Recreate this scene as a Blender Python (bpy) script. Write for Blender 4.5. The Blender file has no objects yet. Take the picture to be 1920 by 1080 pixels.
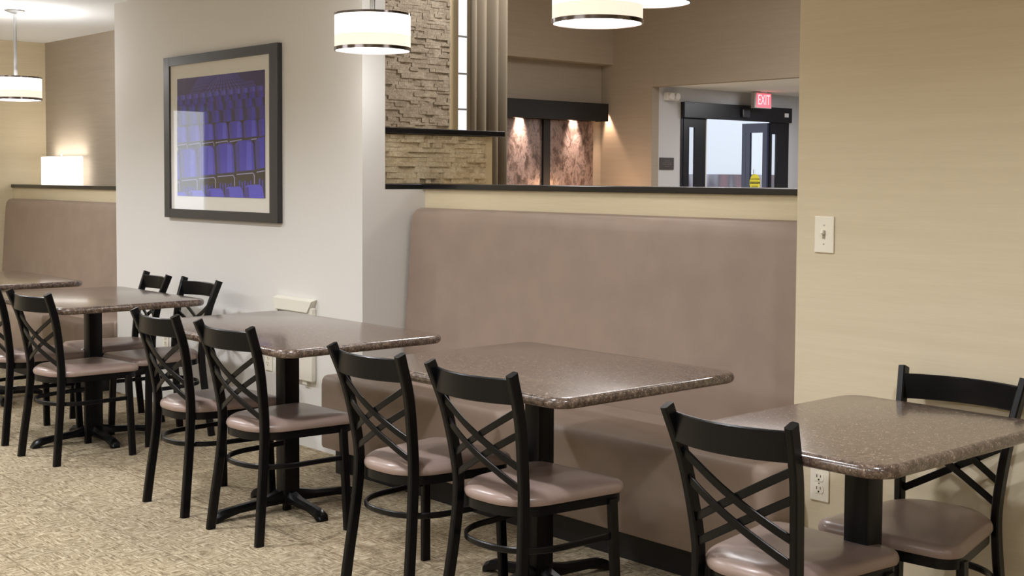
import bpy, bmesh, math, random
from mathutils import Vector, Matrix
random.seed(7)
PI = math.pi
SC = bpy.context.scene
C = SC.collection

# ------------------------------------------------------------------ camera
f_px, yaw, pitch, roll, cy_px, CAM_H = 2414.75, .840739555, .0491977, .0054209, 451.27, 1.38
fw = Vector((-math.sin(yaw)*math.cos(pitch), math.cos(yaw)*math.cos(pitch), -math.sin(pitch)))
r0 = Vector((math.cos(yaw), math.sin(yaw), 0)); u0 = r0.cross(fw)
rr = r0*math.cos(roll)+u0*math.sin(roll); uu = -r0*math.sin(roll)+u0*math.cos(roll)
cd = bpy.data.cameras.new('camera'); cam = bpy.data.objects.new('camera', cd); C.objects.link(cam)
M = Matrix((rr, uu, -fw)).transposed().to_4x4(); M.translation = Vector((0, 0, CAM_H))
cam.matrix_world = M
cd.sensor_width = 36; cd.lens = f_px/1920*36; cd.shift_y = -(540-cy_px)/1920
cd.clip_start = .05; cd.clip_end = 200
SC.camera = cam
# ------------------------------------------------------------------ world, view
w = bpy.data.worlds.new('sky'); SC.world = w; w.use_nodes = True
wb = w.node_tree.nodes['Background']; wb.inputs[0].default_value = (.86, .92, 1, 1); wb.inputs[1].default_value = 1.5
SC.view_settings.view_transform = 'Standard'; SC.view_settings.look = 'None'
SC.view_settings.gamma = 1; SC.view_settings.use_curve_mapping = False
SC.view_settings.exposure = 0.36
SC.cycles.use_denoising = True
SC.cycles.max_bounces = 8; SC.cycles.diffuse_bounces = 5
SC.cycles.sample_clamp_indirect = 6

DIN = 2.46      # dining ceiling
LOB = 3.8       # lobby ceiling

def light(name, typ, loc, energy, color, rot=(0,0,0), **k):
    d = bpy.data.lights.new(name, typ); d.energy = energy; d.color = color
    for a, b in k.items(): setattr(d, a, b)
    o = bpy.data.objects.new(name, d); C.objects.link(o); o.location = loc; o.rotation_euler = rot
    return o
WARM = (1, .90, .78); NEU = (.94, .955, 1); COOL=(.93,.96,1)
# recessed ceiling cans of the dining room (their housings are built further down)
CANS = [(-7.0, 1.7), (-4.9, 1.7), (-2.9, 1.7), (-.9, 1.9), (-8.9, 1.7), (-6.0, -.4), (-3.4, -.4), (-.8, -.6), (1.2, 1.0)]
CAN_W = [24, 24, 24, 20, 24, 20, 20, 20, 14]
for i, (x, y) in enumerate(CANS):
    light('ceiling_can_light', 'SPOT', (x, y, DIN-.03), CAN_W[i]*3.9, NEU, spot_size=math.radians(150), spot_blend=.6, shadow_soft_size=.06)
# big soft troffers behind the camera
light('troffer_light', 'AREA', (-3.4, -1.7, DIN-.02), 70, NEU, shape='RECTANGLE', size=2.4, size_y=.6)
light('troffer_light', 'AREA', (-8.0, -.9, DIN-.02), 60, NEU, shape='RECTANGLE', size=2.4, size_y=.6)
light('troffer_light', 'AREA', (.6, -1.9, DIN-.02), 30, NEU, shape='RECTANGLE', size=2.4, size_y=.6)
# lobby cans
light('lobby_fill_light', 'AREA', (-6.2, 8.4, LOB-.03), 130, (1,.965,.97), shape='RECTANGLE', size=3.5, size_y=2.0)  # soft area light added to brighten the lobby, no fixture built
light('vestibule_troffer_light', 'AREA', (-8.7, 13.0, 2.44), 34, (.95,.96,1), shape='RECTANGLE', size=1.2, size_y=.6)
for (x, y) in ((-8.2, 8.6), (-5.2, 8.9), (-2.6, 7.0), (-5.4, 5.6)):
    light('lobby_can_light', 'SPOT', (x, y, LOB-.05), 230, (1,.97,.98), spot_size=math.radians(140), spot_blend=.7, shadow_soft_size=.12)

# ------------------------------------------------------------------ materials
def lin(c):
    c = [x/255 for x in c]
    return tuple(x/12.92 if x <= .04045 else ((x+.055)/1.055)**2.4 for x in c)+(1,)
def mat(name, col, rough=.6, metal=0, spec=.5, coat=0, emit=None, estr=0):
    m = bpy.data.materials.new(name); m.use_nodes = True
    b = m.node_tree.nodes['Principled BSDF']
    b.inputs['Base Color'].default_value = col if len(col) == 4 else lin(col)
    b.inputs['Roughness'].default_value = rough; b.inputs['Metallic'].default_value = metal
    b.inputs['Specular IOR Level'].default_value = spec; b.inputs['Coat Weight'].default_value = coat
    if emit: b.inputs['Emission Color'].default_value = emit if len(emit)==4 else lin(emit); b.inputs['Emission Strength'].default_value = estr
    return m
def nz(m): return m.node_tree.nodes, m.node_tree.links, m.node_tree.nodes['Principled BSDF']
def coords(N, L, scale=(1,1,1), kind='Object', rot=(0,0,0)):
    t = N.new('ShaderNodeTexCoord'); p = N.new('ShaderNodeMapping'); p.inputs['Scale'].default_value = scale; p.inputs['Rotation'].default_value = rot
    L.new(t.outputs[kind], p.inputs[0]); return p.outputs[0]
def noise(N, L, v, scale, detail=4, rough=.6, dist=0):
    n = N.new('ShaderNodeTexNoise'); n.inputs['Scale'].default_value = scale; n.inputs['Detail'].default_value = detail
    n.inputs['Roughness'].default_value = rough; n.inputs['Distortion'].default_value = dist; L.new(v, n.inputs['Vector']); return n.outputs['Fac']
def ramp(N, L, f, stops):
    r = N.new('ShaderNodeValToRGB'); e = r.color_ramp.elements
    while len(e) < len(stops): e.new(.5)
    for i, (p, c) in enumerate(stops): e[i].position = p; e[i].color = c if len(c) == 4 else lin(c)
    L.new(f, r.inputs[0]); return r.outputs[0]
def bump(N, L, b, h, strength=.3, dist=.002):
    n = N.new('ShaderNodeBump'); n.inputs['Strength'].default_value = strength; n.inputs['Distance'].default_value = dist
    L.new(h, n.inputs['Height']); L.new(n.outputs[0], b.inputs['Normal'])

def m_paint(name, col, rough=.75):
    m = mat(name, col, rough, spec=.3); N, L, b = nz(m); v = coords(N, L)
    bump(N, L, b, noise(N, L, v, 220, 3), .15, .001); return m
def m_grass(name, c1, c2):      # grasscloth wallpaper: fine horizontal streaks
    m = mat(name, c1, .8, spec=.25); N, L, b = nz(m)
    v = coords(N, L, (5, 5, 130)); f = noise(N, L, v, 1.0, 5, .7)
    v2 = coords(N, L, (1.5, 1.5, 30)); f2 = noise(N, L, v2, 1.0, 3, .6)
    mx = N.new('ShaderNodeMath'); mx.operation = 'MULTIPLY_ADD'; L.new(f, mx.inputs[0]); mx.inputs[1].default_value = .55
    m2 = N.new('ShaderNodeMath'); m2.operation = 'MULTIPLY'; L.new(f2, m2.inputs[0]); m2.inputs[1].default_value = .45; L.new(m2.outputs[0], mx.inputs[2])
    L.new(ramp(N, L, mx.outputs[0], [(.3, c1), (.7, c2)]), b.inputs['Base Color'])
    bump(N, L, b, f, .25, .001); return m
WHITE = m_paint('white_wall_paint', (212, 210, 206))
WHITE2 = m_paint('white_trim_paint', (218, 218, 216), .5)
CEIL = m_paint('ceiling_white', (232, 234, 234), .9)
PAPER = m_grass('grasscloth_wallpaper', (198, 185, 159), (207, 195, 170))
PAPERY = m_grass('grasscloth_wallpaper_yellow', (204, 191, 162), (215, 203, 174))
TAUPE = m_grass('taupe_wallpaper', (168, 157, 142), (180, 169, 154))
LOBW = m_grass('lobby_wallpaper', (150, 139, 124), (160, 149, 134))
VEST = m_paint('vestibule_paint', (190, 190, 192))
BLACK = mat('black_powder_coat', (9, 9, 11), .32, spec=.22)
N, L, b = nz(BLACK); bump(N, L, b, noise(N, L, coords(N, L), 400, 2), .1, .0005)
BLACKM = mat('matte_black', (16, 15, 16), .55)
LEDGE = mat('black_stone_ledge', (26, 26, 28), .18, spec=.6)
CHROME = mat('chrome', (120, 112, 110), .15, 1)
STEEL = mat('brushed_nickel', (200, 202, 204), .3, 1)
IVORY = mat('ivory_plastic', (226, 220, 204), .35)
WPLAST = mat('white_plastic', (215, 215, 215), .4)
DARKHOLE = mat('dark_slot', (12, 11, 10), .8)

def m_vinyl(name, col, rough, wr=.25):
    m = mat(name, col, rough, spec=.45); N, L, b = nz(m)
    v = coords(N, L); f = noise(N, L, v, 7, 3, .5); g = noise(N, L, v, 500, 2)
    c = lin(col); d = tuple(x*.9 for x in c[:3])+(1,)
    L.new(ramp(N, L, f, [(.35, d), (.65, c)]), b.inputs['Base Color'])
    bump(N, L, b, g, .12, .0006); return m
BOOTH = m_vinyl('taupe_booth_vinyl', (146, 128, 115), .5)
SEATV = m_vinyl('mauve_taupe_seat_vinyl', (143, 124, 115), .3)

def m_top():
    m = mat('brown_speckled_solid_surface', (92, 78, 68), .22, spec=.5, coat=.4); N, L, b = nz(m); b.inputs['Coat Roughness'].default_value = .1
    v = coords(N, L)
    vo = N.new('ShaderNodeTexVoronoi'); vo.inputs['Scale'].default_value = 240; L.new(v, vo.inputs['Vector'])
    f = noise(N, L, v, 60, 6, .75)
    base = ramp(N, L, f, [(.36, (58, 46, 40)), (.5, (88, 73, 64)), (.6, (112, 96, 85)), (.7, (156, 140, 124))])
    sp = N.new('ShaderNodeMath'); sp.operation = 'GREATER_THAN'; sp.inputs[1].default_value = .70
    n2 = noise(N, L, v, 210, 1, .5); L.new(n2, sp.inputs[0])
    mx = N.new('ShaderNodeMix'); mx.data_type = 'RGBA'; L.new(sp.outputs[0], mx.inputs[0]); L.new(base, mx.inputs[6]); mx.inputs[7].default_value = lin((176, 160, 142))
    L.new(mx.outputs[2], b.inputs['Base Color']); return m
TOP = m_top()

def m_carpet():
    m = mat('beige_loop_carpet', (190, 168, 132), .95, spec=.1); N, L, b = nz(m)
    va = coords(N, L, (17, 105, 1)); vb = coords(N, L, (105, 17, 1)); v = coords(N, L)
    fa = noise(N, L, va, 1, 3, .7); fb = noise(N, L, vb, 1, 3, .7)
    patch = noise(N, L, v, 16, 2, .5)
    gt = N.new('ShaderNodeMath'); gt.operation = 'GREATER_THAN'; gt.inputs[1].default_value = .5; L.new(patch, gt.inputs[0])
    mx = N.new('ShaderNodeMix'); mx.data_type = 'FLOAT'; L.new(gt.outputs[0], mx.inputs[0]); L.new(fa, mx.inputs[2]); L.new(fb, mx.inputs[3])
    fine = noise(N, L, v, 260, 3, .8)
    ad = N.new('ShaderNodeMath'); ad.operation = 'MULTIPLY_ADD'; L.new(fine, ad.inputs[0]); ad.inputs[1].default_value = .45; L.new(mx.outputs[0], ad.inputs[2])
    col = ramp(N, L, ad.outputs[0], [(.54, (96, 83, 64)), (.66, (140, 125, 101)), (.77, (168, 154, 128)), (.90, (200, 188, 164))])
    # tile seams and faint worn stripes along the room
    sx = N.new('ShaderNodeSeparateXYZ'); t = N.new('ShaderNodeTexCoord'); L.new(t.outputs['Object'], sx.inputs[0])
    def seam(out, per, off, wd):
        a = N.new('ShaderNodeMath'); a.operation = 'ADD'; a.inputs[1].default_value = 100*per+off; L.new(out, a.inputs[0])
        p = N.new('ShaderNodeMath'); p.operation = 'MODULO'; p.inputs[1].default_value = per; L.new(a.outputs[0], p.inputs[0])
        s = N.new('ShaderNodeMath'); s.operation = 'LESS_THAN'; s.inputs[1].default_value = wd; L.new(p.outputs[0], s.inputs[0]); return s.outputs[0]
    s = seam(sx.outputs['Y'], .46, .14, .009)
    gate = noise(N, L, coords(N, L, (3, 30, 1)), 1, 2); gm = N.new('ShaderNodeMath'); gm.operation = 'MULTIPLY'; gm.inputs[1].default_value = .85; L.new(gate, gm.inputs[0]); gate = gm.outputs[0]
    g2 = N.new('ShaderNodeMath'); g2.operation = 'MULTIPLY'; L.new(s, g2.inputs[0]); L.new(gate, g2.inputs[1])
    m2 = N.new('ShaderNodeMix'); m2.data_type = 'RGBA'; L.new(g2.outputs[0], m2.inputs[0]); L.new(col, m2.inputs[6]); m2.inputs[7].default_value = lin((96, 82, 62))
    big = noise(N, L, v, 1.6, 2, .5)
    hs = N.new('ShaderNodeHueSaturation'); L.new(m2.outputs[2], hs.inputs['Color'])
    mr = N.new('ShaderNodeMapRange'); mr.inputs[1].default_value = .35; mr.inputs[2].default_value = .65; mr.inputs[3].default_value = .86; mr.inputs[4].default_value = 1.04
    L.new(big, mr.inputs[0]); L.new(mr.outputs[0], hs.inputs['Value'])
    L.new(hs.outputs[0], b.inputs['Base Color']); bump(N, L, b, ad.outputs[0], .5, .004); return m
CARPET = m_carpet()

def m_stone(name, cols):
    m = mat(name, cols[1], .85, spec=.2); N, L, b = nz(m)
    v = coords(N, L, (1, 1, 2.2)); f = noise(N, L, v, 9, 5, .7); g = noise(N, L, coords(N, L), 90, 5, .75)
    mx = N.new('ShaderNodeMath'); mx.operation = 'MULTIPLY_ADD'; L.new(g, mx.inputs[0]); mx.inputs[1].default_value = .5
    h = N.new('ShaderNodeMath'); h.operation = 'MULTIPLY'; h.inputs[1].default_value = .5; L.new(f, h.inputs[0]); L.new(h.outputs[0], mx.inputs[2])
    L.new(ramp(N, L, mx.outputs[0], [(.36, cols[0]), (.5, cols[1]), (.62, cols[2])]), b.inputs['Base Color'])
    bump(N, L, b, g, .7, .006); return m
STONE = m_stone('split_face_stone', [(164, 146, 118), (200, 183, 152), (222, 208, 180)])
STONE2 = m_stone('split_face_stone_taupe', [(118, 106, 90), (148, 135, 116), (178, 166, 146)])

def m_marble():
    m = mat('brown_copper_marble', (120, 90, 80), .28, metal=.35, spec=.6); N, L, b = nz(m)
    v = coords(N, L, (1, 1, .6)); f = noise(N, L, v, 6.5, 9, .78, .35)
    L.new(ramp(N, L, f, [(.36, (58, 48, 44)), (.46, (104, 86, 78)), (.53, (150, 130, 122)), (.6, (84, 72, 66)), (.72, (180, 168, 162))]), b.inputs['Base Color'])
    bump(N, L, b, f, .3, .004); return m
MARBLE = m_marble()
CURT = mat('taupe_drape_fabric', (116, 106, 90), .85, spec=.15)
TRIMW = m_paint('tan_corner_trim', (196, 178, 144))
GLASS = mat('clear_glass', (255, 255, 255), .02); N, L, b = nz(GLASS); N.remove(b)
gt_ = N.new('ShaderNodeBsdfTransparent'); gg = N.new('ShaderNodeBsdfGlossy'); gg.inputs['Roughness'].default_value = .02; fr = N.new('ShaderNodeFresnel'); ge = N.new('ShaderNodeNewGeometry'); mi_ = N.new('ShaderNodeMath'); mi_.operation = 'MULTIPLY_ADD'; mi_.inputs[1].default_value = -.76; mi_.inputs[2].default_value = 1.45; L.new(ge.outputs['Backfacing'], mi_.inputs[0]); L.new(mi_.outputs[0], fr.inputs[0])
mg = N.new('ShaderNodeMixShader'); L.new(fr.outputs[0], mg.inputs[0]); L.new(gt_.outputs[0], mg.inputs[1]); L.new(gg.outputs[0], mg.inputs[2]); L.new(mg.outputs[0], N['Material Output'].inputs[0])
SHADE = mat('white_lamp_shade', (240, 240, 238), .8, emit=(1, .97, .93, 1), estr=1.25)
SHADEB = mat('beige_sheer_shade_band', (236, 222, 190), .8, emit=(1, .90, .78, 1), estr=.62)
DIFF = mat('opal_diffuser', (245, 245, 245), .6, emit=(1, .98, .95, 1), estr=3.0)
SHADET = mat('white_table_lamp_shade', (250, 248, 244), .8, emit=(1, .95, .90, 1), estr=1.5)
WINLIT = mat('daylit_window_pane', (220, 222, 235), .2, emit=(.86, .88, 1, 1), estr=.85)
RED = mat('exit_sign_red', (240, 80, 90), .5, emit=(1, .12, .16, 1), estr=1.1)
REDL = mat('exit_letter_red', (200, 30, 40), .5, emit=(1, .78, .8, 1), estr=.9)

# ------------------------------------------------------------------ mesh helpers
def obj(name, bm, m, parent=None, smooth=False, loc=None):
    me = bpy.data.meshes.new(name)
    bmesh.ops.recalc_face_normals(bm, faces=bm.faces)
    if smooth:
        for f in bm.faces: f.smooth = True
        for e in bm.edges:
            if len(e.link_faces) == 2 and e.calc_face_angle(0) > math.radians(38): e.smooth = False
    bm.to_mesh(me); bm.free()
    for mm in (m if isinstance(m, (list, tuple)) else [m]): me.materials.append(mm)
    o = bpy.data.objects.new(name, me); C.objects.link(o)
    if parent: o.parent = parent
    if loc: o.location = loc
    return o
def box(bm, x0, x1, y0, y1, z0, z1, bev=0, mi=0):
    r = bmesh.ops.create_cube(bm, size=1)
    for v in r['verts']: v.co = Vector((x0+(v.co.x+.5)*(x1-x0), y0+(v.co.y+.5)*(y1-y0), z0+(v.co.z+.5)*(z1-z0)))
    fs = set(f for v in r['verts'] for f in v.link_faces)
    for f in fs: f.material_index = mi
    if bev:
        es = list(set(e for v in r['verts'] for e in v.link_edges))
        bmesh.ops.bevel(bm, geom=es, offset=bev, segments=2, affect='EDGES', profile=.5)
def bx(*a, bev=0): bm = bmesh.new(); box(bm, *a, bev=bev); return bm
def sweep(bm, pts, sec, ref, closed=False, cap=True):
    n = len(pts); rings = []
    for i in range(n):
        if closed: t = pts[(i+1) % n]-pts[i-1]
        else: t = pts[min(i+1, n-1)]-pts[max(i-1, 0)]
        t.normalize(); a = (ref-t*ref.dot(t)).normalized(); c = t.cross(a)
        rings.append([bm.verts.new(pts[i]+a*u+c*v) for u, v in sec])
    k = len(sec)
    for i in range(n if closed else n-1):
        A, B = rings[i], rings[(i+1) % n]
        for j in range(k): bm.faces.new((A[j], A[(j+1) % k], B[(j+1) % k], B[j]))
    if cap and not closed: bm.faces.new(rings[0][::-1]); bm.faces.new(rings[-1])
def rect(a, b, c=.003):       # chamfered rectangle section
    a, b = a/2, b/2; c = min(c, a*.6, b*.6)
    return [(a-c, -b), (a, -b+c), (a, b-c), (a-c, b), (-a+c, b), (-a, b-c), (-a, -b+c), (-a+c, -b)]
def circ(r, n=12): return [(r*math.cos(2*PI*i/n), r*math.sin(2*PI*i/n)) for i in range(n)]
def lathe(bm, prof, n=32, c=(0, 0), sy=1, mi=0):
    rings = []
    for r, z in prof:
        rings.append([bm.verts.new((c[0]+r*math.cos(2*PI*i/n), c[1]+sy*r*math.sin(2*PI*i/n), z)) for i in range(n)] if r > 1e-5 else [bm.verts.new((c[0], c[1], z))])
    for A, B in zip(rings, rings[1:]):
        for i in range(n):
            j = (i+1) % n
            if len(A) == 1 and len(B) == 1: continue
            if len(A) == 1: f = bm.faces.new((A[0], B[j], B[i]))
            elif len(B) == 1: f = bm.faces.new((A[i], A[j], B[0]))
            else: f = bm.faces.new((A[i], A[j], B[j], B[i]))
            f.material_index = mi
def lathe_bm(prof, **k): bm = bmesh.new(); lathe(bm, prof, **k); return bm
def catmull(P, n=6):
    P = [Vector(p) for p in P]; Q = [2*P[0]-P[1]]+P+[2*P[-1]-P[-2]]; out = []
    for i in range(1, len(Q)-2):
        for s in range(n):
            t = s/n; a, b_, c, d = Q[i-1], Q[i], Q[i+1], Q[i+2]
            out.append(.5*((2*b_)+(c-a)*t+(2*a-5*b_+4*c-d)*t*t+(3*b_-a-3*c+d)*t**3))
    out.append(P[-1]); return out
def rpoly(corners, seg=7):    # corners: (x, y, radius) CCW -> [(point, outward normal)]
    out = []; n = len(corners)
    for i in range(n):
        if corners[i][2] == 0:
            p = Vector(corners[i][:2]); a = Vector(corners[i-1][:2]); b_ = Vector(corners[(i+1) % n][:2]); d1 = (p-a).normalized(); d2 = (b_-p).normalized()
            m_ = Vector((d1.y, -d1.x))+Vector((d2.y, -d2.x)); out.append((p, m_)); continue
        p = Vector(corners[i][:2]); a = Vector(corners[i-1][:2]); b_ = Vector(corners[(i+1) % n][:2]); r = corners[i][2]
        d1 = (p-a).normalized(); d2 = (b_-p).normalized()
        n1 = Vector((d1.y, -d1.x)); n2 = Vector((d2.y, -d2.x))
        ang = math.acos(max(-1, min(1, n1.dot(n2)))); t = r*math.tan(ang/2)
        cc = p-d1*t-n1*r
        for s in range(seg+1):
            nn = n1.lerp(n2, s/seg)
            a0 = math.atan2(n1.y, n1.x); a1 = a0+ang*s/seg
            nn = Vector((math.cos(a1), math.sin(a1))); out.append((cc+nn*r, nn))
    return out
def loft(bm, outline, rings, ctr=None):  # rings: (outset, z); top and bottom closed
    R = []
    for o_, z in rings: R.append([bm.verts.new((p.x+n.x*o_, p.y+n.y*o_, z)) for p, n in outline])
    k = len(outline)
    for A, B in zip(R, R[1:]):
        for j in range(k): bm.faces.new((A[j], A[(j+1) % k], B[(j+1) % k], B[j]))
    return R
def empty(name, loc=(0, 0, 0), rz=0):
    o = bpy.data.objects.new(name, None); C.objects.link(o); o.location = loc; o.rotation_euler = (0, 0, rz); o.empty_display_size = .1; return o
def tag(o, label, cat, group=None):
    o['label'] = label; o['category'] = cat
    if group: o['group'] = group
    elif 'group' in o.keys(): del o['group']
    return o
def struct(name, bm, m, parent=None):
    o = obj(name, bm, m, parent)
    if not parent: o['kind'] = 'structure'
    return o
def kids(o): return [x for x in C.objects if x.parent == o]
def dup(root, loc, rz, label, group=None):
    def cp(o, par):
        c = o.copy(); C.objects.link(c)
        if par: c.parent = par
        for ch in kids(o): cp(ch, c)
        return c
    src = kids(root); r = root.copy(); C.objects.link(r); r.location = loc; r.rotation_euler = (0, 0, rz)
    for ch in src: cp(ch, r)
    r['label'] = label
    if group: r['group'] = group
    return r
def text_bm(s, size, font_extrude=.0, align='CENTER'):
    cu = bpy.data.curves.new('t', 'FONT'); cu.body = s; cu.size = size; cu.extrude = font_extrude; cu.align_x = align; cu.align_y = 'CENTER'
    o = bpy.data.objects.new('t', cu); C.objects.link(o)
    dg = bpy.context.evaluated_depsgraph_get(); me = bpy.data.meshes.new_from_object(o.evaluated_get(dg))
    bm = bmesh.new(); bm.from_mesh(me); C.objects.unlink(o); bpy.data.objects.remove(o); bpy.data.meshes.remove(me); return bm
def place(bm, mtx): bmesh.ops.transform(bm, matrix=mtx, verts=bm.verts); return bm
FACE_MY = Matrix.Rotation(PI/2, 4, 'X')                                  # XY drawing -> faces -Y, reads left to right along +X
FACE_PX = Matrix.Rotation(PI/2, 4, 'Z') @ Matrix.Rotation(PI/2, 4, 'X')  # faces +X, reads along +Y

# ------------------------------------------------------------------ room shell
XL, XC0, XC1, YC, YH, XR, YR = -10.5, -7.77, -5.076, 3.58, 3.96, -2.514, 3.5
XE = 2.6; YB = -3.0
struct('floor', bx(-11.5, XE+.1, YB-.1, 16.6, -.1, 0), CARPET)
bm = bmesh.new(); box(bm, XL-.1, XE+.1, YB-.1, YH+.001, DIN, DIN+.1); box(bm, XL-.1, XC1, YH+.001, 4.35, DIN, DIN+.1)
struct('ceiling', bm, CEIL)
struct('wall_left', bx(XL-.12, XL, YB-.1, 4.35, 0, DIN), PAPERY)
struct('wall_behind', bx(XL-.1, XE+.1, YB-.1, YB, 0, DIN), PAPER)
struct('wall_east', bx(XE, XE+.12, YB-.1, YR+.1, 0, DIN), PAPER)
struct('wall_right', bx(XR, XE+.12, YR, 4.10, 0, LOB), PAPER)
bm = bmesh.new(); box(bm, XC0, XC1, YC, 3.714, 0, DIN); box(bm, -5.2, XC1, 3.714, YH, 0, 1.318)
struct('wall_column', bm, WHITE)
bm = bmesh.new(); box(bm, XC1, XR, YH, 4.08, 0, 1.318); struct('wall_half', bm, PAPERY)
bm = bmesh.new(); box(bm, XC1-.12, XR, YH, 4.08, 2.32, LOB); struct('wall_header', bm, WHITE)
# stone-side volume behind the column keeps the lobby closed
bm = bmesh.new(); box(bm, XL, XC0, YH, 4.05, 0, 1.275); struct('wall_half_left', bm, PAPERY)
struct('wall_alcove', bx(XL, XC0+.3, 4.235, 4.35, 0, DIN), TAUPE)
bm = bmesh.new(); box(bm, -5.575, XC0+.02, 0, .1, 0, .1); bm.free()
bm = bmesh.new(); box(bm, XC0-.001, XC0+.9, YC-.012, YC, 0, .1); box(bm, XC0+.9, XC1, YC-.012, YC, 0, .1)
struct('baseboard_column', bm, WHITE2)
# ledges
bm = bmesh.new()
box(bm, -5.22, XC1, 3.716, YH-.02, 1.319, 1.345, bev=.003); box(bm, -5.22, XR-.001, YH-.02, 4.13, 1.319, 1.345, bev=.003)
struct('trim_1', bm, LEDGE)
struct('trim_2', bx(XL+.001, XC0-.001, YH-.02, 4.08, 1.276, 1.302, bev=.003), LEDGE)

w2 = struct('added_window', bx(XL-.01, XL+.004, 1.44, 1.74, 1.0, 1.95), mat('added_window_glow', (230, 232, 240), .2, emit=(.9, .94, 1, 1), estr=1.5))  # unseen glowing window, added for the pale reflection in the picture glass
bm = bmesh.new(); box(bm, XL, XL+.03, 1.40, 1.44, .96, 1.99); box(bm, XL, XL+.03, 1.74, 1.78, .96, 1.99); box(bm, XL, XL+.03, 1.44, 1.74, .96, 1.0); box(bm, XL, XL+.03, 1.44, 1.74, 1.95, 1.99)
obj('added_window_frame', bm, WHITE2, w2)

# ------------------------------------------------------------------ lobby beyond the half wall
Y1, XM, XB, XJ = 11.231, -10.946, -10.747, -10.12
bm = bmesh.new(); box(bm, XM-.1, XJ, Y1, Y1+.12, 0, LOB); box(bm, XJ, XE+.3, Y1, Y1+.12, 2.44, LOB); box(bm, -7.2, XE+.3, Y1, Y1+.12, 0, 2.44)
struct('wall_lobby_far', bm, LOBW)
struct('wall_lobby_left', bx(XM-.12, XM, 5.4, Y1, 0, LOB), LOBW)
struct('wall_lobby_bulkhead', bx(XM, XB, 8.6, Y1-.001, 2.73, LOB), LOBW)
struct('ceiling_lobby', bx(XM-.1, XE+.4, 3.96, Y1+.12, LOB, LOB+.1), CEIL)
struct('wall_lobby_right', bx(XE+.12, XE+.3, 4.1, Y1, 0, LOB), LOBW)
# vestibule with the entrance
struct('ceiling_vestibule', bx(XJ-.1, -7.1, Y1+.12, 15.6, 2.455, 2.55), CEIL)
struct('wall_vestibule_right', bx(-7.2, -7.1, Y1+.12, 15.6, 0, 2.455), VEST)
struct('wall_vestibule_end', bx(XJ-.1, -7.1, 15.5, 15.62, 0, 2.455), VEST)
DY0, DY1, DZ = 11.738, 13.862, 2.288
bm = bmesh.new()
box(bm, XJ-.12, XJ, Y1+.12, DY0, 0, 2.455); box(bm, XJ-.12, XJ, DY0, DY1, DZ, 2.455); box(bm, XJ-.12, XJ, DY1, 15.5, 0, 2.455)
struct('wall_vestibule_left', bm, VEST)
# outside: paving and the facade across
struct('ground_outside', bx(-30, XJ-.12, 9, 34, -.12, -.02), mat('outside_paving', (150, 148, 146), .9))
bm = bmesh.new(); box(bm, -17, -16.7, 10, 32, 1.46, 5.5); struct('wall_outside_upper', bm, m_paint('outside_pale_render', (212, 215, 220)))
def m_brick():
    m = mat('outside_masonry', (130, 116, 116), .9); N, L, b = nz(m)
    v = coords(N, L, (0, 1.1, .6)); f = noise(N, L, v, 1.3, 1)
    L.new(ramp(N, L, f, [(.42, (124, 98, 102)), (.5, (96, 92, 98)), (.58, (150, 146, 154))]), b.inputs['Base Color']); return m
struct('wall_outside_lower', bx(-17, -16.65, 10, 32, -.1, 1.46), m_brick())

# stone walls beside the opening
def stone_face(bm, X, y0, y1, z0, z1, rh, dk_=.75):
    z = z0
    while z < z1-1e-4:
        h = rh*random.choice((.8, 1, 1, 1.25)); zt = min(z+h, z1); y = y0-random.uniform(0, .1)
        while y < y1:
            l = random.choice((.03, .045, .06, .09, .12)); a, e = max(y, y0), min(y+l, y1)
            if e-a > .004:
                d = dk_*random.choice((.002, .004, .006, .008, .011))
                box(bm, X-.03, X+d, a+.0004, e-.0004, z+.0004, zt-.0004)
            y += l
        z = zt
bm = bmesh.new(); box(bm, -5.35, -5.16, 3.965, 4.474, 0, 1.592); box(bm, -5.35, -5.16, 3.72, 3.964, 1.347, 1.592)
lw = struct('wall_stone_low', bm, TRIMW)
bm = bmesh.new(); stone_face(bm, -5.16, 3.74, 4.425, 1.347, 1.59, .024, 1.9)
so = obj('stone_veneer', bm, STONE, lw)
struct('trim_3', bx(-5.37, -5.125, 3.73, 4.535, 1.593, 1.622, bev=.003), LEDGE)
bm = bmesh.new(); box(bm, -6.35, -6.2, 4.1, 5.095, 0, LOB); box(bm, -6.35, -6.2, 5.165, 5.42, 0, LOB); box(bm, -6.35, -6.2, 5.095, 5.165, 0, .5)
box(bm, XM, -6.36, 5.3, 5.4, 0, LOB); box(bm, -7.8, -6.36, 4.0, 4.1, 0, LOB); 
sw = struct('wall_stone_tall', bm, TRIMW)
bm = bmesh.new(); stone_face(bm, -6.2, 4.2, 5.025, 1.0, 3.1, .021); obj('stone_veneer', bm, STONE2, sw)
bm = bmesh.new(); box(bm, -6.215, -6.203, 5.096, 5.175, .5, LOB)
wn = struct('window_1', bm, WINLIT)
bm = bmesh.new()
for z in (1.35, 1.58, 1.80, 2.02, 2.25): box(bm, -6.204, -6.198, 5.096, 5.17, z-.006, z+.006)
obj('muntin', bm, WHITE2, wn)
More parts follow.
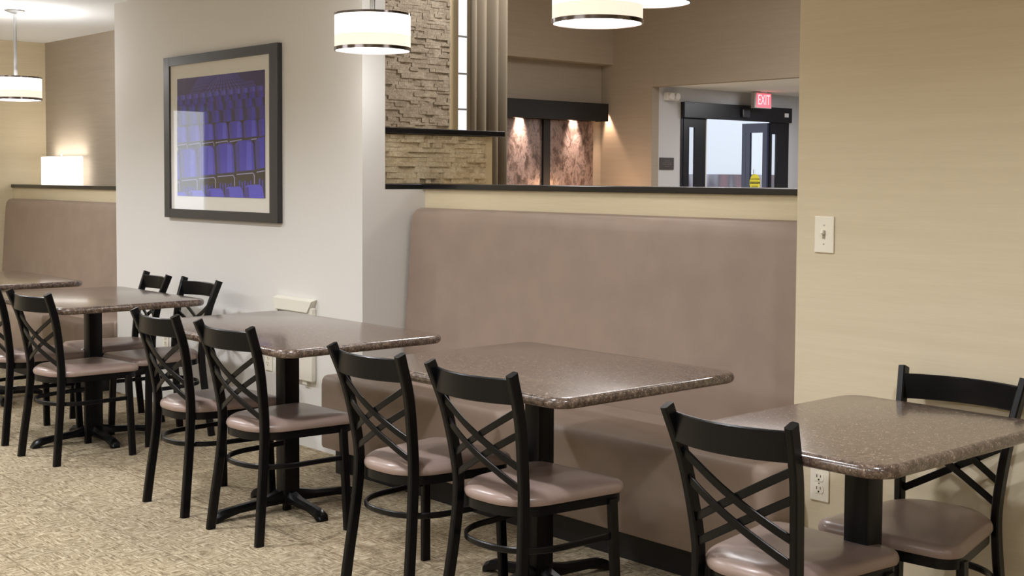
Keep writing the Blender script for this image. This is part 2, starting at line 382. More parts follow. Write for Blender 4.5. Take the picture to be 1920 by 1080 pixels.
# curtain
bm = bmesh.new(); pts = []
for i in range(61):
    t = i/60; y = 5.118+.285*t
    pts.append(Vector((-6.13+.042*math.sin(t*2*PI*3.2+.6)+.008*math.sin(t*31), y, 0)))
lo = [bm.verts.new((p.x, p.y, .03)) for p in pts]; hi = [bm.verts.new((p.x, p.y, 3.3)) for p in pts]
for i in range(60): bm.faces.new((lo[i], lo[i+1], hi[i+1], hi[i]))
cu = obj('curtain', bm, CURT, smooth=True); md = cu.modifiers.new('t', 'SOLIDIFY'); md.thickness = .006
tag(cu, 'taupe floor-length curtain hanging in folds beside the stone column', 'curtain')
bm = bmesh.new(); sweep(bm, [Vector((-6.13, 5.06, 3.32)), Vector((-6.13, 5.44, 3.32))], circ(.014), Vector((0, 0, 1)))
cr = obj('curtain_rod', bm, BLACKM, smooth=True)
bm = bmesh.new(); box(bm, -6.2, -6.13, 5.18, 5.20, 3.31, 3.33); obj('bracket', bm, BLACKM, cr)
tag(cr, 'black curtain rod carrying the taupe curtain by the stone column', 'curtain rod')

# marble feature
t = empty('marble_feature', (XM, 10.3, 0)); tag(t, 'backlit-looking brown marble wall panels in a black frame under a valance', 'wall panel')
t['label'] = 'brown marble wall panels in black frame under black valance in lobby'
def loc(bm, o): return place(bm, Matrix.Translation(-o.location))
bm = bx(XM+.001, XM+.04, 9.0, 10.215, .3, 2.05); obj('marble_panel', loc(bm, t), MARBLE, t)
bm = bx(XM+.001, XM+.04, 10.325, 11.06, .3, 2.05); obj('marble_panel', loc(bm, t), MARBLE, t)
bm = bx(XM+.001, XM+.07, 10.218, 10.322, .1, 2.05); obj('mullion', loc(bm, t), BLACKM, t)
bm = bx(XM+.001, XM+.07, 8.9, 11.07, .1, .298); obj('base', loc(bm, t), BLACKM, t)
bm = bmesh.new(); box(bm, XM+.17, XM+.20, 8.9, 11.155, 2.052, 2.262, bev=.003); box(bm, XM+.001, XM+.17, 8.9, 11.155, 2.245, 2.262); box(bm, XM+.001, XM+.17, 11.135, 11.155, 2.052, 2.245); obj('valance', loc(bm, t), BLACKM, t)
for y in (9.86, 10.72):
    bm = lathe_bm([(0, 2.245), (.035, 2.245), (.035, 2.215), (.028, 2.215), (0, 2.225)], n=16, c=(XM+.085, y)); obj('spotlight', loc(bm, t), STEEL, t)
    light('panel_spot_light', 'SPOT', (XM+.085, y, 2.205), 340, (1, .80, .68), (0, math.radians(5), 0), spot_size=math.radians(48), spot_blend=1, shadow_soft_size=.02)
light('wall_spot_light', 'SPOT', (XM+.10, Y1-.035, 2.20), 60, (1, .66, .46), (math.radians(-4), math.radians(-10), 0), spot_size=math.radians(52), spot_blend=.5, shadow_soft_size=.02)
light('added_wall_glow', 'POINT', (XM+.55, Y1-.5, 1.25), 8, (1, .62, .38), shadow_soft_size=.15)  # added point light for the orange glow on the wall, no fixture

# entrance doors
dk = mat('black_anodised_frame', (20, 20, 26), .35); dk2 = mat('dark_blue_grey_frame', (48, 50, 72), .35)
bm = bmesh.new(); X0, X1 = XJ-.012, XJ+.012
box(bm, X0, XJ+.06, DY0, DY1, 2.10, DZ, bev=.004)
for a, e in ((DY0, 11.766), (11.784, 11.886), (11.988, 12.19), (13.468, 13.508), (13.60, DY1)): box(bm, X0, X1, a, e, 0, 2.10)
box(bm, X0, X1, 11.886, 11.988, 1.99, 2.10); box(bm, X0, X1, 13.508, 13.60, 1.95, 2.10); box(bm, X0, X1, 11.886, 11.988, 0, .12); box(bm, X0, X1, 13.508, 13.60, 0, .12)
d1 = struct('door_1', bm, dk)
bm = bmesh.new(); box(bm, XJ-.004, XJ+.002, 11.766, 11.784, .12, 2.1); box(bm, XJ-.004, XJ+.002, 11.886, 11.988, .12, 1.99); box(bm, XJ-.004, XJ+.002, 13.508, 13.60, .12, 1.95)
obj('door_glass', bm, GLASS, d1)
bm = bmesh.new(); box(bm, XJ-.03, X1+.006, 12.19, 12.206, 0, 2.10); obj('door_edge', bm, WPLAST, d1)
bm = bmesh.new(); box(bm, XJ+.06, XJ+.10, 12.80, 12.94, 2.14, 2.24, bev=.008); obj('motion_sensor', bm, mat('sensor_grey', (50, 50, 54), .3), d1)
bm = bmesh.new(); box(bm, XJ+.06, XJ+.066, 13.70, 13.78, 2.17, 2.22); obj('decal', bm, WPLAST, d1)
# open leaf
YL = 13.45
lf = obj('door_2', bx(0, .001, 0, .001, 0, .001), dk2)
bpy.data.objects.remove(lf)
bm = bmesh.new()
box(bm, -10.53, -10.47, YL-.02, YL+.02, .02, 2.09); box(bm, -10.20, -10.13, YL-.02, YL+.02, .02, 2.09); box(bm, -10.47, -10.20, YL-.02, YL+.02, 1.97, 2.09); box(bm, -10.47, -10.20, YL-.02, YL+.02, .02, .28)
box(bm, -10.47, -10.40, YL-.018, YL+.018, .28, 1.97)
lf = struct('door_2', bm, dk2)
obj('door_glass', bx(-10.40, -10.20, YL-.004, YL+.004, .28, 1.97), GLASS, lf)
obj('push_handle', bx(-10.365, -10.33, YL-.032, YL-.022, 1.43, 1.50, bev=.004), STEEL, lf)
YEL = mat('yellow_sticker', (232, 214, 30), .5)
bm = bmesh.new(); lathe(bm, [(0, .001), (1, .001), (1, -.001), (0, -.001)], n=32)
place(bm, Matrix.Translation((-10.31, YL-.022, 1.325)) @ FACE_MY @ Matrix.Diagonal((.085, .115, 1, 1)))
st = obj('caution_sticker', bm, YEL, lf)
bm = bx(-10.39, -10.23, YL-.0245, YL-.0235, 1.312, 1.340); obj('sticker_band', bm, DARKHOLE, st) if False else obj('sticker_band', bm, DARKHOLE, lf)
for s, z, sz, mm in (('CAUTION', 1.372, .034, DARKHOLE), ('AUTOMATIC', 1.326, .026, YEL), ('DOOR', 1.276, .034, DARKHOLE)):
    bm = text_bm(s, sz); place(bm, Matrix.Translation((-10.31, YL-.0255, z)) @ FACE_MY); obj('sticker_text', bm, mm, lf)

# exit sign, emergency light, plaque, sprinkler
t = empty('exit_sign', (-9.9, 13.0, 2.25)); tag(t, 'red lit EXIT sign hanging from the vestibule ceiling', 'sign')
obj('housing', bx(-.03, .03, -.17, .17, 0, .195, bev=.004), mat('sign_grey_housing', (170, 165, 165), .4), t)
obj('canopy', bx(-.04, .04, -.06, .06, .195, .205), WPLAST, t)
obj('face', bx(.031, .034, -.135, .15, .012, .182), RED, t)
bm = text_bm('EXIT', .155); place(bm, Matrix.Translation((.0355, .008, .098)) @ FACE_PX @ Matrix.Diagonal((.78, 1.15, 1, 1))); obj('lettering', bm, REDL, t)
t = empty('emergency_light', (XJ, 11.54, 2.34)); tag(t, 'white twin-head emergency light high on the vestibule wall', 'emergency light')
obj('body', bx(.001, .07, -.12, .10, -.05, .045, bev=.01), WPLAST, t)
for y in (-.08, .02):
    bm = lathe_bm([(0, 0), (.03, 0), (.042, .05), (.04, .055), (0, .05)], n=20); place(bm, Matrix.Translation((.06, y, -.004)) @ Matrix.Rotation(PI/2, 4, 'Y')); obj('lamp_head', bm, WPLAST, t, True)
t = empty('wall_plaque', (XJ, 11.49, 1.55)); tag(t, 'small dark plaque with raised lines on the grey vestibule wall', 'plaque')
obj('plate', bx(.001, .012, -.125, .125, -.07, .07, bev=.003), mat('plaque_brown', (58, 52, 50), .5), t)
bm = bmesh.new()
for z, a in ((.032, .05), (.008, .08), (-.012, .08), (-.034, .045)): box(bm, .012, .0145, -a, a, z-.004, z+.004)
obj('raised_line', bm, mat('plaque_lettering', (96, 88, 82), .5), t)
t = empty('sprinkler', (-8.3, 11.9, 2.455)); tag(t, 'small metal sprinkler head on the vestibule ceiling', 'sprinkler')
obj('escutcheon', lathe_bm([(0, 0), (.035, 0), (.03, -.01), (0, -.01)], n=20), WPLAST, t, True)
obj('deflector', lathe_bm([(0, -.01), (.008, -.012), (.008, -.04), (.022, -.042), (.022, -.046), (0, -.046)], n=16), STEEL, t, True)

# ------------------------------------------------------------------ banquettes
def banquette(name, x0, x1, ztop, label, nose, ynose):
    """x0..x1 run of the bench along the wall; front face y=3.33, back against y=3.96"""
    t = empty(name, (x0, 3.65, 0)); tag(t, label, 'booth bench', 'upholstered booth benches along the wall')
    T = Matrix.Translation((-x0, -3.65, 0))
    # backrest: profile in YZ, lofted along X with rounded ends
    prof = [(3.80, .40), (3.803, .50), (3.815, .70), (3.83, .95), (3.842, ztop-.07), (3.85, ztop-.03), (3.868, ztop-.008), (3.895, ztop), (3.93, ztop-.004), (3.952, ztop-.02), (3.955, .40)]
    bm = bmesh.new(); rings = []
    xs = [(0, .035), (.006, .018), (.018, .006), (.035, 0)]
    ends = [(x0+a, b_) for a, b_ in xs]+[(x1-a, b_) for a, b_ in reversed(xs)]
    for X, ins in ends:
        ring = []
        for y, z in prof:
            zz = z-ins*1.2 if z > .5 else z
            yy = y+ins if y < 3.9 else y
            sh = .015*(z-.4) if X < (x0+x1)/2 else 0
            ring.append(bm.verts.new((X+sh, min(yy, 3.955), zz)))
        rings.append(ring)
    for A, B in zip(rings, rings[1:]):
        for j in range(len(prof)-1): bm.faces.new((A[j], A[j+1], B[j+1], B[j]))
        bm.faces.new((A[-1], A[0], B[0], B[-1]))
    bm.faces.new(rings[0]); bm.faces.new(rings[-1][::-1])
    obj('backrest', place(bm, T), BOOTH, t, True)
    # seat cushion box
    bm = bmesh.new(); s1 = x1; xn = x1+nose
    ol = rpoly([(x0, 3.33, .03), (xn, 3.33, .05), (xn, ynose, 0), (s1, ynose, 0), (s1, 3.80, 0), (x0, 3.80, 0)], 5)
    R = loft(bm, ol, [(-.004, .112), (0, .12), (0, .405), (-.006, .43), (-.02, .447), (-.045, .455), (-.1, .458)] if False else [(-.004, .112), (0, .12), (0, .405), (-.004, .43), (-.012, .444), (-.024, .45)])
    bm.faces.new(R[0][::-1]); bm.faces.new(R[-1])
    obj('seat', place(bm, T), BOOTH, t, True)
    bm = bmesh.new(); box(bm, x0+.06, s1-.06, 3.385, 3.79, 0, .113); obj('toe_kick', place(bm, T), BLACKM, t)
    bm = bmesh.new(); box(bm, x0+.10, x0+.16, 3.355, 3.383, 0, .113); obj('leg', place(bm, T), BLACKM, t)
    return t
banquette('booth_bench', XC1+.004, XR-.003, 1.228, 'long taupe upholstered booth bench against the half wall between white column and beige wall', .035, YR-.004)
banquette('booth_bench', XL+.10, XC0-.003, 1.19, 'taupe upholstered booth bench at far left below the white table lamp', -.03, 3.57)

# ------------------------------------------------------------------ chair
def make_chair():
    t = empty('dining_chair'); 
    # local: +y is the front; y=0 the rear feet
    for s in (-1, 1):
        P = catmull([(s*.168, 0, 0), (s*.161, .013, .12), (s*.150, .032, .28), (s*.144, .042, .42), (s*.148, .035, .52), (s*.164, .006, .68), (s*.181, -.044, .822)], 5)
        bm = bmesh.new(); sweep(bm, P, rect(.022, .036, .004), Vector((1, 0, 0))); 
        obj('back_post', bm, BLACK, t, True)
        bm = bmesh.new(); sweep(bm, [Vector((s*.206, .384, 0)), Vector((s*.199, .378, .2)), Vector((s*.192, .372, .40))], rect(.022, .034, .004), Vector((1, 0, 0)))
        obj('front_leg', bm, BLACK, t, True)
    def bow(z0, z1, xa, xb, depth, n=14):
        def ypost(z): # centre line of the post at height z
            tb = [(.42, .042), (.52, .035), (.68, .006), (.822, -.044)]
            for (a, ya), (b_, yb) in zip(tb, tb[1:]):
                if z <= b_: return ya+(yb-ya)*(z-a)/(b_-a)
            return tb[-1][1]
        out = []
        for i in range(n+1):
            u = i/n; z = z0+(z1-z0)*u; x = xa+(xb-xa)*u; xn = x/.172
            out.append(Vector((x, ypost(z)+.004-depth*(1-xn*xn), z)))
        return out
    bm = bmesh.new(); sweep(bm, bow(.768, .768, -.17, .17, .042), rect(.074, .012, .003), Vector((0, 0, 1))); obj('top_rail', bm, BLACK, t, True)
    for za, zb in ((.715, .530), (.645, .470)):
        for s in (-1, 1):
            bm = bmesh.new(); P = bow(za, zb, -s*(.144+(za-.42)*.09), s*(.144+(zb-.42)*.09), .034 if s > 0 else .026); 
            sweep(bm, P, rect(.021, .007, .002), Vector((0, 0, 1))); obj('cross_slat', bm, BLACK, t, True)
    # seat
    ol = rpoly([(.150, .010, .140), (.212, .448, .055), (-.212, .448, .055), (-.150, .010, .140)], 8)
    bm = bmesh.new()
    R = loft(bm, ol, [(-.012, .413), (-.003, .415), (0, .422), (0, .430), (-.004, .439), (-.012, .446), (-.028, .4515), (-.055, .455)])
    ctr = Vector((0, .22, 0)); prev = R[-1]; k = len(prev)
    for sc, z in ((.6, .456), (.3, .455)):
        ring = [bm.verts.new((v.co.x*sc/.75 if False else ctr.x+(v.co.x-ctr.x)*sc, ctr.y+(v.co.y-ctr.y)*sc, z)) for v in R[-1]]
        for j in range(k): bm.faces.new((prev[j], prev[(j+1) % k], ring[(j+1) % k], ring[j]))
        prev = ring
    bm.faces.new(prev); bm.faces.new(R[0][::-1])
    for v in bm.verts:      # slight waterfall saddle: back corners dip a little where cushions are sat in
        if v.co.z > .45: v.co.z += .004*math.cos((v.co.y-.05)*9)-.003*math.exp(-((v.co.x)**2+(v.co.y-.2)**2)/.01)
    obj('seat', bm, SEATV, t, True)
    ol2 = rpoly([(.140, .016, .130), (.204, .434, .05), (-.204, .434, .05), (-.140, .016, .130)], 8)
    bm = bmesh.new(); R = loft(bm, ol2, [(-.014, .384), (0, .384), (0, .412), (-.014, .412)])
    A, B = R[-1], R[0]
    bm.faces.new(R[0][::-1]); bm.faces.new(R[-1]); obj('seat_frame', bm, BLACK, t, True)
    P = []
    for i in range(41):
        a = PI*i/40; c_, s_ = math.cos(a), math.sin(a)
        P.append(Vector((.182*(abs(c_)**.85)*(1 if c_ >= 0 else -1), .21-.195*abs(s_)**.85, .285)))
    P = [Vector((.196, .374, .285)), Vector((.189, .29, .285))]+P+[Vector((-.189, .29, .285)), Vector((-.196, .374, .285))]
    bm = bmesh.new(); sweep(bm, P, rect(.020, .010, .003), Vector((0, 0, 1))); obj('stretcher', bm, BLACK, t, True)
    return t
G = 'black cross-back chairs with taupe seats'
CH = [  # x, y of rear feet centre, rotation, label
 (-1.912, 2.437, .035, 'black cross-back chair nearest the camera, its back partly over the rightmost table'),
 (-2.880, 2.455, .03, 'right chair of the two at the wide table before the booth, seat fully visible'),
 (-3.40, 2.45, .03, 'left chair of the two at the wide table before the booth, half behind its neighbour'),
 (-4.32, 2.452, .05, 'right chair of the two at the table under the framed picture'),
 (-4.876, 2.448, .0, 'left chair of the two at the table under the framed picture'),
 (-6.10, 2.405, .12, 'cross-back chair at the far table left of the picture, its whole frame in view'),
 (-6.73, 2.41, .03, 'cross-back chair cut off by the left edge of the photo'),
 (-1.885, 3.40, PI+.09, 'black chair standing against the beige wall at the far right, facing the room'),
 (-6.285, 3.335, PI+.03, 'right one of the two chairs backed against the white column wall'),
 (-6.805, 3.335, PI-.12, 'left one of the two chairs backed against the white column wall'),
]
ch0 = make_chair(); tag(ch0, CH[0][3], 'chair', G); ch0.location = (CH[0][0], CH[0][1], 0); ch0.rotation_euler = (0, 0, CH[0][2])
for x, y, rz, lb in CH[1:]: dup(ch0, (x, y, 0), rz, lb, G)

# ------------------------------------------------------------------ tables
def make_table(x0, x1, y0, y1, cx, cy, label, arms=(.27, .29), rad=.075):
    t = empty('pedestal_table', (cx, cy, 0)); tag(t, label, 'table', 'brown speckled pedestal tables')
    ol = rpoly([(x0-cx, y0-cy, rad), (x1-cx, y0-cy, rad), (x1-cx, y1-cy, rad), (x0-cx, y1-cy, rad)], 10)
    bm = bmesh.new(); h = .017; zc = .75-h
    ring = [(-h*(1-math.cos(a))-.0, zc+h*math.sin(a)) for a in [math.radians(d) for d in range(-90, 91, 18)]]
    R = loft(bm, ol, ring); bm.faces.new(R[0][::-1]); bm.faces.new(R[-1])
    obj('tabletop', bm, TOP, t, True)
    bm = bmesh.new(); ol = rpoly([(-.036, -.036, .006), (.036, -.036, .006), (.036, .036, .006), (-.036, .036, .006)], 2)
    R = loft(bm, ol, [(0, .03), (0, .70)]); bm.faces.new(R[0][::-1]); bm.faces.new(R[-1]); obj('column', bm, BLACK, t, True)
    bm = bmesh.new(); box(bm, -.15, .15, -.15, .15, .700, .715, bev=.003); obj('mounting_plate', bm, BLACK, t)
    for k, (dx, dy, ln) in enumerate(((1, 0, arms[0]), (0, 1, arms[1]), (-1, 0, arms[0]), (0, -1, arms[1]))):
        bm = bmesh.new(); rings = []
        for s, w_, zb, zt in ((0, .03, .035, .095), (.15, .028, .032, .078), (.35, .024, .03, .062), (.65, .021, .025, .052), (.85, .023, .012, .046), (.95, .026, 0, .034), (1.0, .018, 0, .014)):
            p = Vector((dx, dy, 0))*ln*s; n_ = Vector((-dy, dx, 0))
            rings.append([bm.verts.new(p+n_*(w_*a)+Vector((0, 0, z))) for a, z in ((-1, zb), (1, zb), (1, zb+(zt-zb)*.6), (.5, zt), (-.5, zt), (-1, zb+(zt-zb)*.6))])
        for A, B in zip(rings, rings[1:]):
            for j in range(6): bm.faces.new((A[j], A[(j+1) % 6], B[(j+1) % 6], B[j]))
        bm.faces.new(rings[0][::-1]); bm.faces.new(rings[-1]); obj('foot', bm, BLACK, t, True)
    return t
make_table(-2.15, -1.525, 2.458, 3.27, -1.835, 2.86, 'square speckled brown table at right in front of the beige wall')
make_table(-3.65, -2.605, 2.52, 3.35, -3.12, 2.92, 'wide speckled brown table in front of the long booth bench', (.27, .34))
make_table(-5.24, -3.985, 2.47, 3.23, -4.56, 2.84, 'long speckled brown table beneath the framed picture', (.27, .36))
make_table(-6.95, -5.91, 2.44, 3.22, -6.41, 2.82, 'speckled brown table with chairs on both sides, left of the picture', (.27, .33))
make_table(-8.46, -7.40, 2.45, 3.22, -7.95, 2.84, 'speckled brown table cut off at the left edge before the far booth', (.27, .33))

# ------------------------------------------------------------------ pendants
def make_pendant(x, y, zb, hh, rad, zc, label, group=True, bulb=4.5):
    t = empty('pendant_lamp', (x, y, zb)); tag(t, label, 'pendant lamp', 'drum pendant lamps above the tables' if group else None)
    zl = hh*.40
    obj('shade', lathe_bm([(rad, zl), (rad, hh-.006), (rad-.004, hh-.006), (rad-.004, zl)], n=64), SHADE, t, True)
    obj('lower_band', lathe_bm([(rad, .012), (rad, zl), (rad-.004, zl), (rad-.004, .012)], n=64), SHADEB, t, True)
    for z, rh_ in ((-.002, .015), (hh-.010, .010)): obj('trim_ring', lathe_bm([(rad+.002, z), (rad+.002, z+rh_), (rad-.004, z+rh_), (rad-.004, z), (rad+.002, z)], n=64), CHROME, t, True)
    obj('diffuser', lathe_bm([(0, .002), (rad-.006, .002), (rad-.006, .006), (0, .006)], n=64), DIFF, t)
    obj('top_diffuser', lathe_bm([(0, hh-.012), (rad-.006, hh-.012), (rad-.006, hh-.008), (0, hh-.008)], n=48), SHADE, t)
    top = zc-zb
    bm = bmesh.new(); sweep(bm, [Vector((0, 0, hh-.01)), Vector((0, 0, hh+.3*(top-hh))), Vector((0, 0, top-.02))], circ(.009 if group else .012, 12), Vector((1, 0, 0)))
    for v in bm.verts:
        q = max(0, 1-(v.co.z-hh)/(top-hh)); v.co.x *= 1+q*.5; v.co.y *= 1+q*.5
    obj('stem', bm, STEEL, t, True)
    obj('canopy', lathe_bm([(0, top), (.065, top), (.06, top-.008), (.02, top-.022), (0, top-.025)], n=32), STEEL, t, True)
    light('pendant_light', 'POINT', (x, y, zb-.05), bulb, (1, .98, .98), shadow_soft_size=.12)
    light('pendant_uplight', 'POINT', (x, y, zb+hh+.06), (16 if x < -8 else bulb*.5), (1, .98, .98), shadow_soft_size=.10)
    return t
make_pendant(-4.755, 3.41, 1.944, .163, .17, DIN, 'striped drum pendant lamp in front of the white column corner')
make_pendant(-3.41, 3.475, 1.957, .163, .17, DIN, 'large drum pendant lamp cut off by the top edge above the booth')
make_pendant(-8.55, 3.25, 1.872, .150, .163, DIN, 'drum pendant lamp on a metal stem at the far left')
make_pendant(-5.45, 6.02, 2.468, .25, .25, LOB, 'drum pendant lamp in the lobby, half behind the large pendant', False, 8)

# ------------------------------------------------------------------ table lamp in the alcove
t = empty('table_lamp', (-10.0, 4.155, 1.302)); 
tag(t, 'table lamp with a glowing white shade behind the ledge of the far booth', 'table lamp')
obj('lamp_shade', lathe_bm([(.37, -.02), (.37, .222), (.367, .222), (.367, -.02), (.37, -.02)], n=64, sy=.19), SHADET, t, True)
obj('shade_top', lathe_bm([(0, .214), (.367, .214), (.367, .218), (0, .218)], n=64, sy=.19), SHADET, t)
obj('finial', lathe_bm([(0, .222), (.006, .222), (.004, .235), (.008, .242), (0, .25)], n=16), STEEL, t, True)
obj('base', lathe_bm([(0, -.22), (.05, -.22), (.05, -.21), (.012, -.2), (.012, .2), (0, .2)], n=24, sy=.8), STEEL, t, True)
obj('shelf_bracket', bx(-.3, .3, -.068, .074, -.245, -.222), LEDGE, t)
light('table_lamp_light', 'AREA', (-10.0, 4.155, 1.53), 1.2, (1, .9, .78), (PI, 0, 0), shape='RECTANGLE', size=.6, size_y=.1)

# ------------------------------------------------------------------ framed picture
px0, px1, pz0, pz1 = -7.05, -5.79, 1.134, 2.068; yw = YC
t = empty('framed_picture', ((px0+px1)/2, yw, pz0)); tag(t, 'black framed picture of rows of blue stadium seats on the white wall', 'picture')
T = Matrix.Translation(-t.location)
FR = mat('dark_charcoal_frame', (40, 39, 41), .35)
fwid = .052
bm = bmesh.new()
for a in ((px0, px1, pz0, pz0+fwid), (px0, px1, pz1-fwid, pz1)): box(bm, a[0]+.004, a[1]-.004, yw-.0315, yw-.001, a[2]+.0005, a[3]-.0005)
for a in ((px0, px0+fwid*1.35), (px1-fwid*1.55, px1)): box(bm, a[0], a[1], yw-.0321, yw-.001, pz0-.0001, pz1+.0001, bev=.002)
obj('frame', place(bm, T), FR, t)
obj('mat_board', place(bx(px0+.02, px1-.02, yw-.0205, yw-.012, pz0+.02, pz1-.02), T), mat('grey_white_mat_board', (224, 222, 216), .8), t)
# printed photo: rows of stadium seats
u0_, u1_, v0_, v1_ = -6.90, -5.927, 1.262, 1.938
W_, H_ = u1_-u0_, v1_-v0_
cols = [(36, 32, 104), (44, 38, 150), (46, 42, 190), (76, 76, 212), (26, 22, 84), (150, 150, 200), (10, 9, 20), (70, 66, 168)]
pm = [mat('print_ink_%s' % n_, c_, .5, spec=.2) for n_, c_ in zip(('night', 'blue', 'bright', 'light', 'deep', 'silver', 'black', 'dusk'), cols)]
bm = bmesh.new()
def poly(P, mi, d):
    Q = []
    for u, v in P: Q.append((max(0, min(1, u)), max(0, min(1, v))))
    A = sum(Q[i][0]*Q[(i+1) % len(Q)][1]-Q[(i+1) % len(Q)][0]*Q[i][1] for i in range(len(Q)))
    if abs(A) < 1e-4: return
    R2 = []
    for q in Q:
        if not R2 or (abs(q[0]-R2[-1][0])+abs(q[1]-R2[-1][1])) > 1e-5: R2.append(q)
    if (abs(R2[0][0]-R2[-1][0])+abs(R2[0][1]-R2[-1][1])) < 1e-5: R2.pop()
    if len(R2) < 3: return
    f = bm.faces.new([bm.verts.new((u0_+u*W_, yw-.0208-d*.00008, v0_+v*H_)) for u, v in R2]); f.material_index = mi
poly([(0, 0), (1, 0), (1, 1), (0, 1)], 0, 0)
def seat(u, v, w_, h_, d, mi, front):
    c_ = w_*.16
    sk = -.05*w_
    body = [(u+.02*w_, v), (u+w_*.92, v+h_*.05), (u+w_*.90+sk, v+h_*.86), (u+w_*.90+sk-c_*.8, v+h_), (u+c_+sk, v+h_*.97), (u+sk, v+h_*.85)]
    if front:
        o = [(a+(.03*w_ if a > u+w_/2 else -.02*w_), b_+(.02*h_ if b_ > v+h_/2 else -.02*h_)) for a, b_ in body]; poly(o, 5 if front > 1 else 4, d)
    poly(body, mi, d+1)
    poly([(u+w_*.52, v+h_*.04), (u+w_*.80, v+h_*.05), (u+w_*.76, v+h_*.93), (u+w_*.54, v+h_*.95)], min(3, mi+1), d+2)
    poly([(u+.02*w_, v), (u+w_*.2, v+.01*h_), (u+w_*.16, v+h_*.9), (u+sk, v+h_*.85)], 4 if mi == 1 else 1, d+2)
# converging far rows towards a point on the top edge
vx = .55
for i in range(-24, 25):
    a, e = vx+i*.012, vx+(i+.6)*.012; A, E = vx+i*.085, vx+(i+.6)*.085
    poly([(A, .70), (E, .70), (e, 1), (a, 1)], 7 if abs(i) < 4 or i % 3 else 1, 1)
for k in range(7):
    v = .955-.022*k-.0022*k*k; poly([(0, v-.03), (1, v), (1, v+.003+.001*k), (0, v-.027+.001*k)], 4, 2)
poly([(.78, .93), (1, .93), (1, 1), (.70, 1)], 0, 3)
rows = [(.815, .045, .080, .03, 7), (.765, .055, .092, -.01, 1), (.700, .075, .108, .02, 1), (.600, .105, .132, .0, 1), (.455, .140, .160, -.02, 2), (.150, .250, .215, .05, 2), (-.13, .17, .215, .15, 3)]
D = 4
for ri, (v, h_, w_, off, mi) in enumerate(rows):
    poly([(0, v-(.05 if ri < 3 else .3)*h_), (1, v-(.05 if ri < 3 else .15)*h_), (1, v+h_*.3), (0, v+h_*.2)], 6 if ri > 2 else 4, D) if ri != 5 else poly([(0, 0), (1, 0), (1, .30), (0, .25)], 6, D)
    n_ = int(1/w_)+3
    for i in range(-1, n_):
        u = off+i*w_; vv = v+u*(.02 if ri < 4 else .03 if ri == 4 else .085)
        seat(u, vv, w_, h_, D+1, mi, 1)
        if ri in (4, 5):      # silver rim of the folded seat below
            poly([(u+.02*w_, vv-.02), (u+w_*.85, vv-.008), (u+w_*.93, vv-.03), (u+w_*.93, vv-h_*(.35 if ri == 4 else .8)), (u+w_*.90, vv-h_*(.35 if ri == 4 else .8)), (u+w_*.89, vv-.034), (u+w_*.84, vv-.016), (u+.02*w_, vv-.028)], 5, D+4)
            if ri == 5:
                for q in range(5): poly([(u+w_*(.14+.14*q), vv-h_*(.30+.05*(q % 2))), (u+w_*(.20+.14*q), vv-h_*(.28+.05*(q % 2))), (u+w_*(.20+.14*q), vv-h_*.9), (u+w_*(.13+.14*q), vv-h_*.9)], 2, D+3)
    D += 7
obj('print', place(bm, T), pm, t)
obj('glazing', place(bx(px0+.03, px1-.03, yw-.028, yw-.026, pz0+.03, pz1-.03), T), GLASS, t)

# ------------------------------------------------------------------ wall plates and panel
def face_plate(x, y, z, label, outlet=True):
    t = empty('wall_outlet' if outlet else 'light_switch', (x, y, z)); tag(t, label, 'outlet' if outlet else 'light switch')
    obj('cover_plate', bx(-.036, .036, -.007, -.0005, -.0585, .0585, bev=.0025), IVORY, t)
    if outlet:
        for s in (-1, 1):
            ol = rpoly([(-.017, -.013, .007), (.017, -.013, .007), (.017, .013, .007), (-.017, .013, .007)], 4)
            bm = bmesh.new(); R = loft(bm, ol, [(0, .006), (0, .0092)]); bm.faces.new(R[-1]); place(bm, Matrix.Translation((0, 0, s*.0195)) @ FACE_MY)
            rc = obj('receptacle', bm, IVORY, t)
            bm = bmesh.new(); box(bm, -.0085, -.0058, -.0098, -.009, s*.0195-.001, s*.0195+.009); box(bm, .0055, .008, -.0098, -.009, s*.0195, s*.0195+.008)
            lathe(bm, [(0, 0), (.0032, 0), (.0032, .001), (0, .001)], n=12)
            vs = [v for v in bm.verts if v.co.y > -.006]
            for v in vs: v.co = Vector((v.co.x, -.0095+v.co.z*.3, s*.0195-.0075+v.co.y))
            obj('slot', bm, DARKHOLE, rc)
        bm = lathe_bm([(0, 0), (.003, 0), (.003, .001), (0, .001)], n=10); place(bm, Matrix.Translation((0, -.007, 0)) @ FACE_MY); obj('screw', bm, STEEL, t)
    else:
        bm = bmesh.new(); box(bm, -.005, .005, -.0085, -.0068, -.013, .013); obj('toggle_slot', bm, mat('toggle_recess', (150, 140, 122), .6), t)
        bm = bx(-.004, .004, -.022, -.007, -.003, .011, bev=.0015); place(bm, Matrix.Rotation(math.radians(-18), 4, 'X')); obj('toggle', bm, IVORY, t)
        for z_ in (-.030, .030):
            bm = lathe_bm([(0, 0), (.003, 0), (.003, .001), (0, .001)], n=10); place(bm, Matrix.Translation((0, -.0068, z_)) @ FACE_MY); obj('screw', bm, STEEL, t)
face_plate(-2.405, YR, 1.202, 'ivory toggle light switch on the beige wall right of the booth', False)
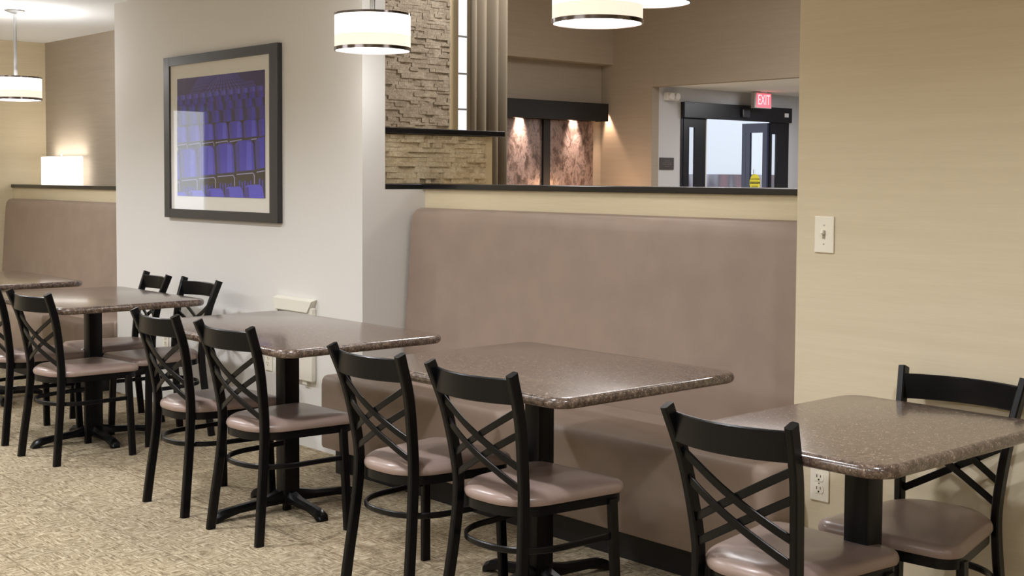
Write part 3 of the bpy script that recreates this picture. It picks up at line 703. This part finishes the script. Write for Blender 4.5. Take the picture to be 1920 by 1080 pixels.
face_plate(-2.407, YR, .397, 'ivory double power outlet on the beige wall under the right table')
face_plate(-7.10, YC, .396, 'ivory outlet low on the white wall behind the two backed chairs')
face_plate(-5.93, YC, .405, 'ivory outlet on the white wall just left of the cream wall box')
# cream box with sloped hood and slots on the column wall
t = empty('wall_box', (-5.655, YC, .34)); tag(t, 'cream metal wall box with slots just behind the table under the picture', 'wall box')
CREAM = mat('cream_enamel', (214, 210, 198), .5)
bm = bmesh.new(); box(bm, -.18, .18, -.03, -.001, 0, .375, bev=.006); obj('body', bm, CREAM, t)
bm = bmesh.new()
V = [bm.verts.new(p) for p in ((-.185, -.001, .418), (.185, -.001, .418), (.185, -.036, .408), (-.185, -.036, .408), (-.15, -.040, .352), (.15, -.040, .352), (.15, -.001, .352), (-.15, -.001, .352))]
for f in ((0, 1, 2, 3), (3, 2, 5, 4), (4, 5, 6, 7), (7, 6, 1, 0), (0, 3, 4, 7), (1, 6, 5, 2)): bm.faces.new([V[i] for i in f])
obj('hood', bm, CREAM, t)
bm = bmesh.new()
for a, e in ((-.14, -.05), (-.04, .01), (.08, .13)): box(bm, a, e, -.0315, -.029, .332, .345)
obj('slot', bm, DARKHOLE, t)
for xx in (-.1, .1): obj('foot_bracket', bx(xx-.02, xx+.02, -.02, -.001, -.02, .001), CREAM, t)

# ------------------------------------------------------------------ ceiling cans (housings)
CE = bpy.data.objects['ceiling']
bm = lathe_bm([(.075, -.001), (.095, -.001), (.092, -.006), (.075, -.004), (.075, -.001)], n=32); place(bm, Matrix.Translation((CANS[0][0], CANS[0][1], DIN)))
for i, (x, y) in enumerate(CANS):
    bm2 = lathe_bm([(.075, -.001), (.095, -.001), (.092, -.006), (.075, -.004), (.075, -.001)], n=32); dn = obj('downlight_trim', place(bm2, Matrix.Translation((x, y, DIN))), WPLAST, CE, True)
    bm2 = lathe_bm([(0, -.001), (.073, -.001), (.073, -.002), (0, -.002)], n=32); obj('downlight_lens', place(bm2, Matrix.Translation((x, y, DIN))), DIFF, dn)
bm.free()
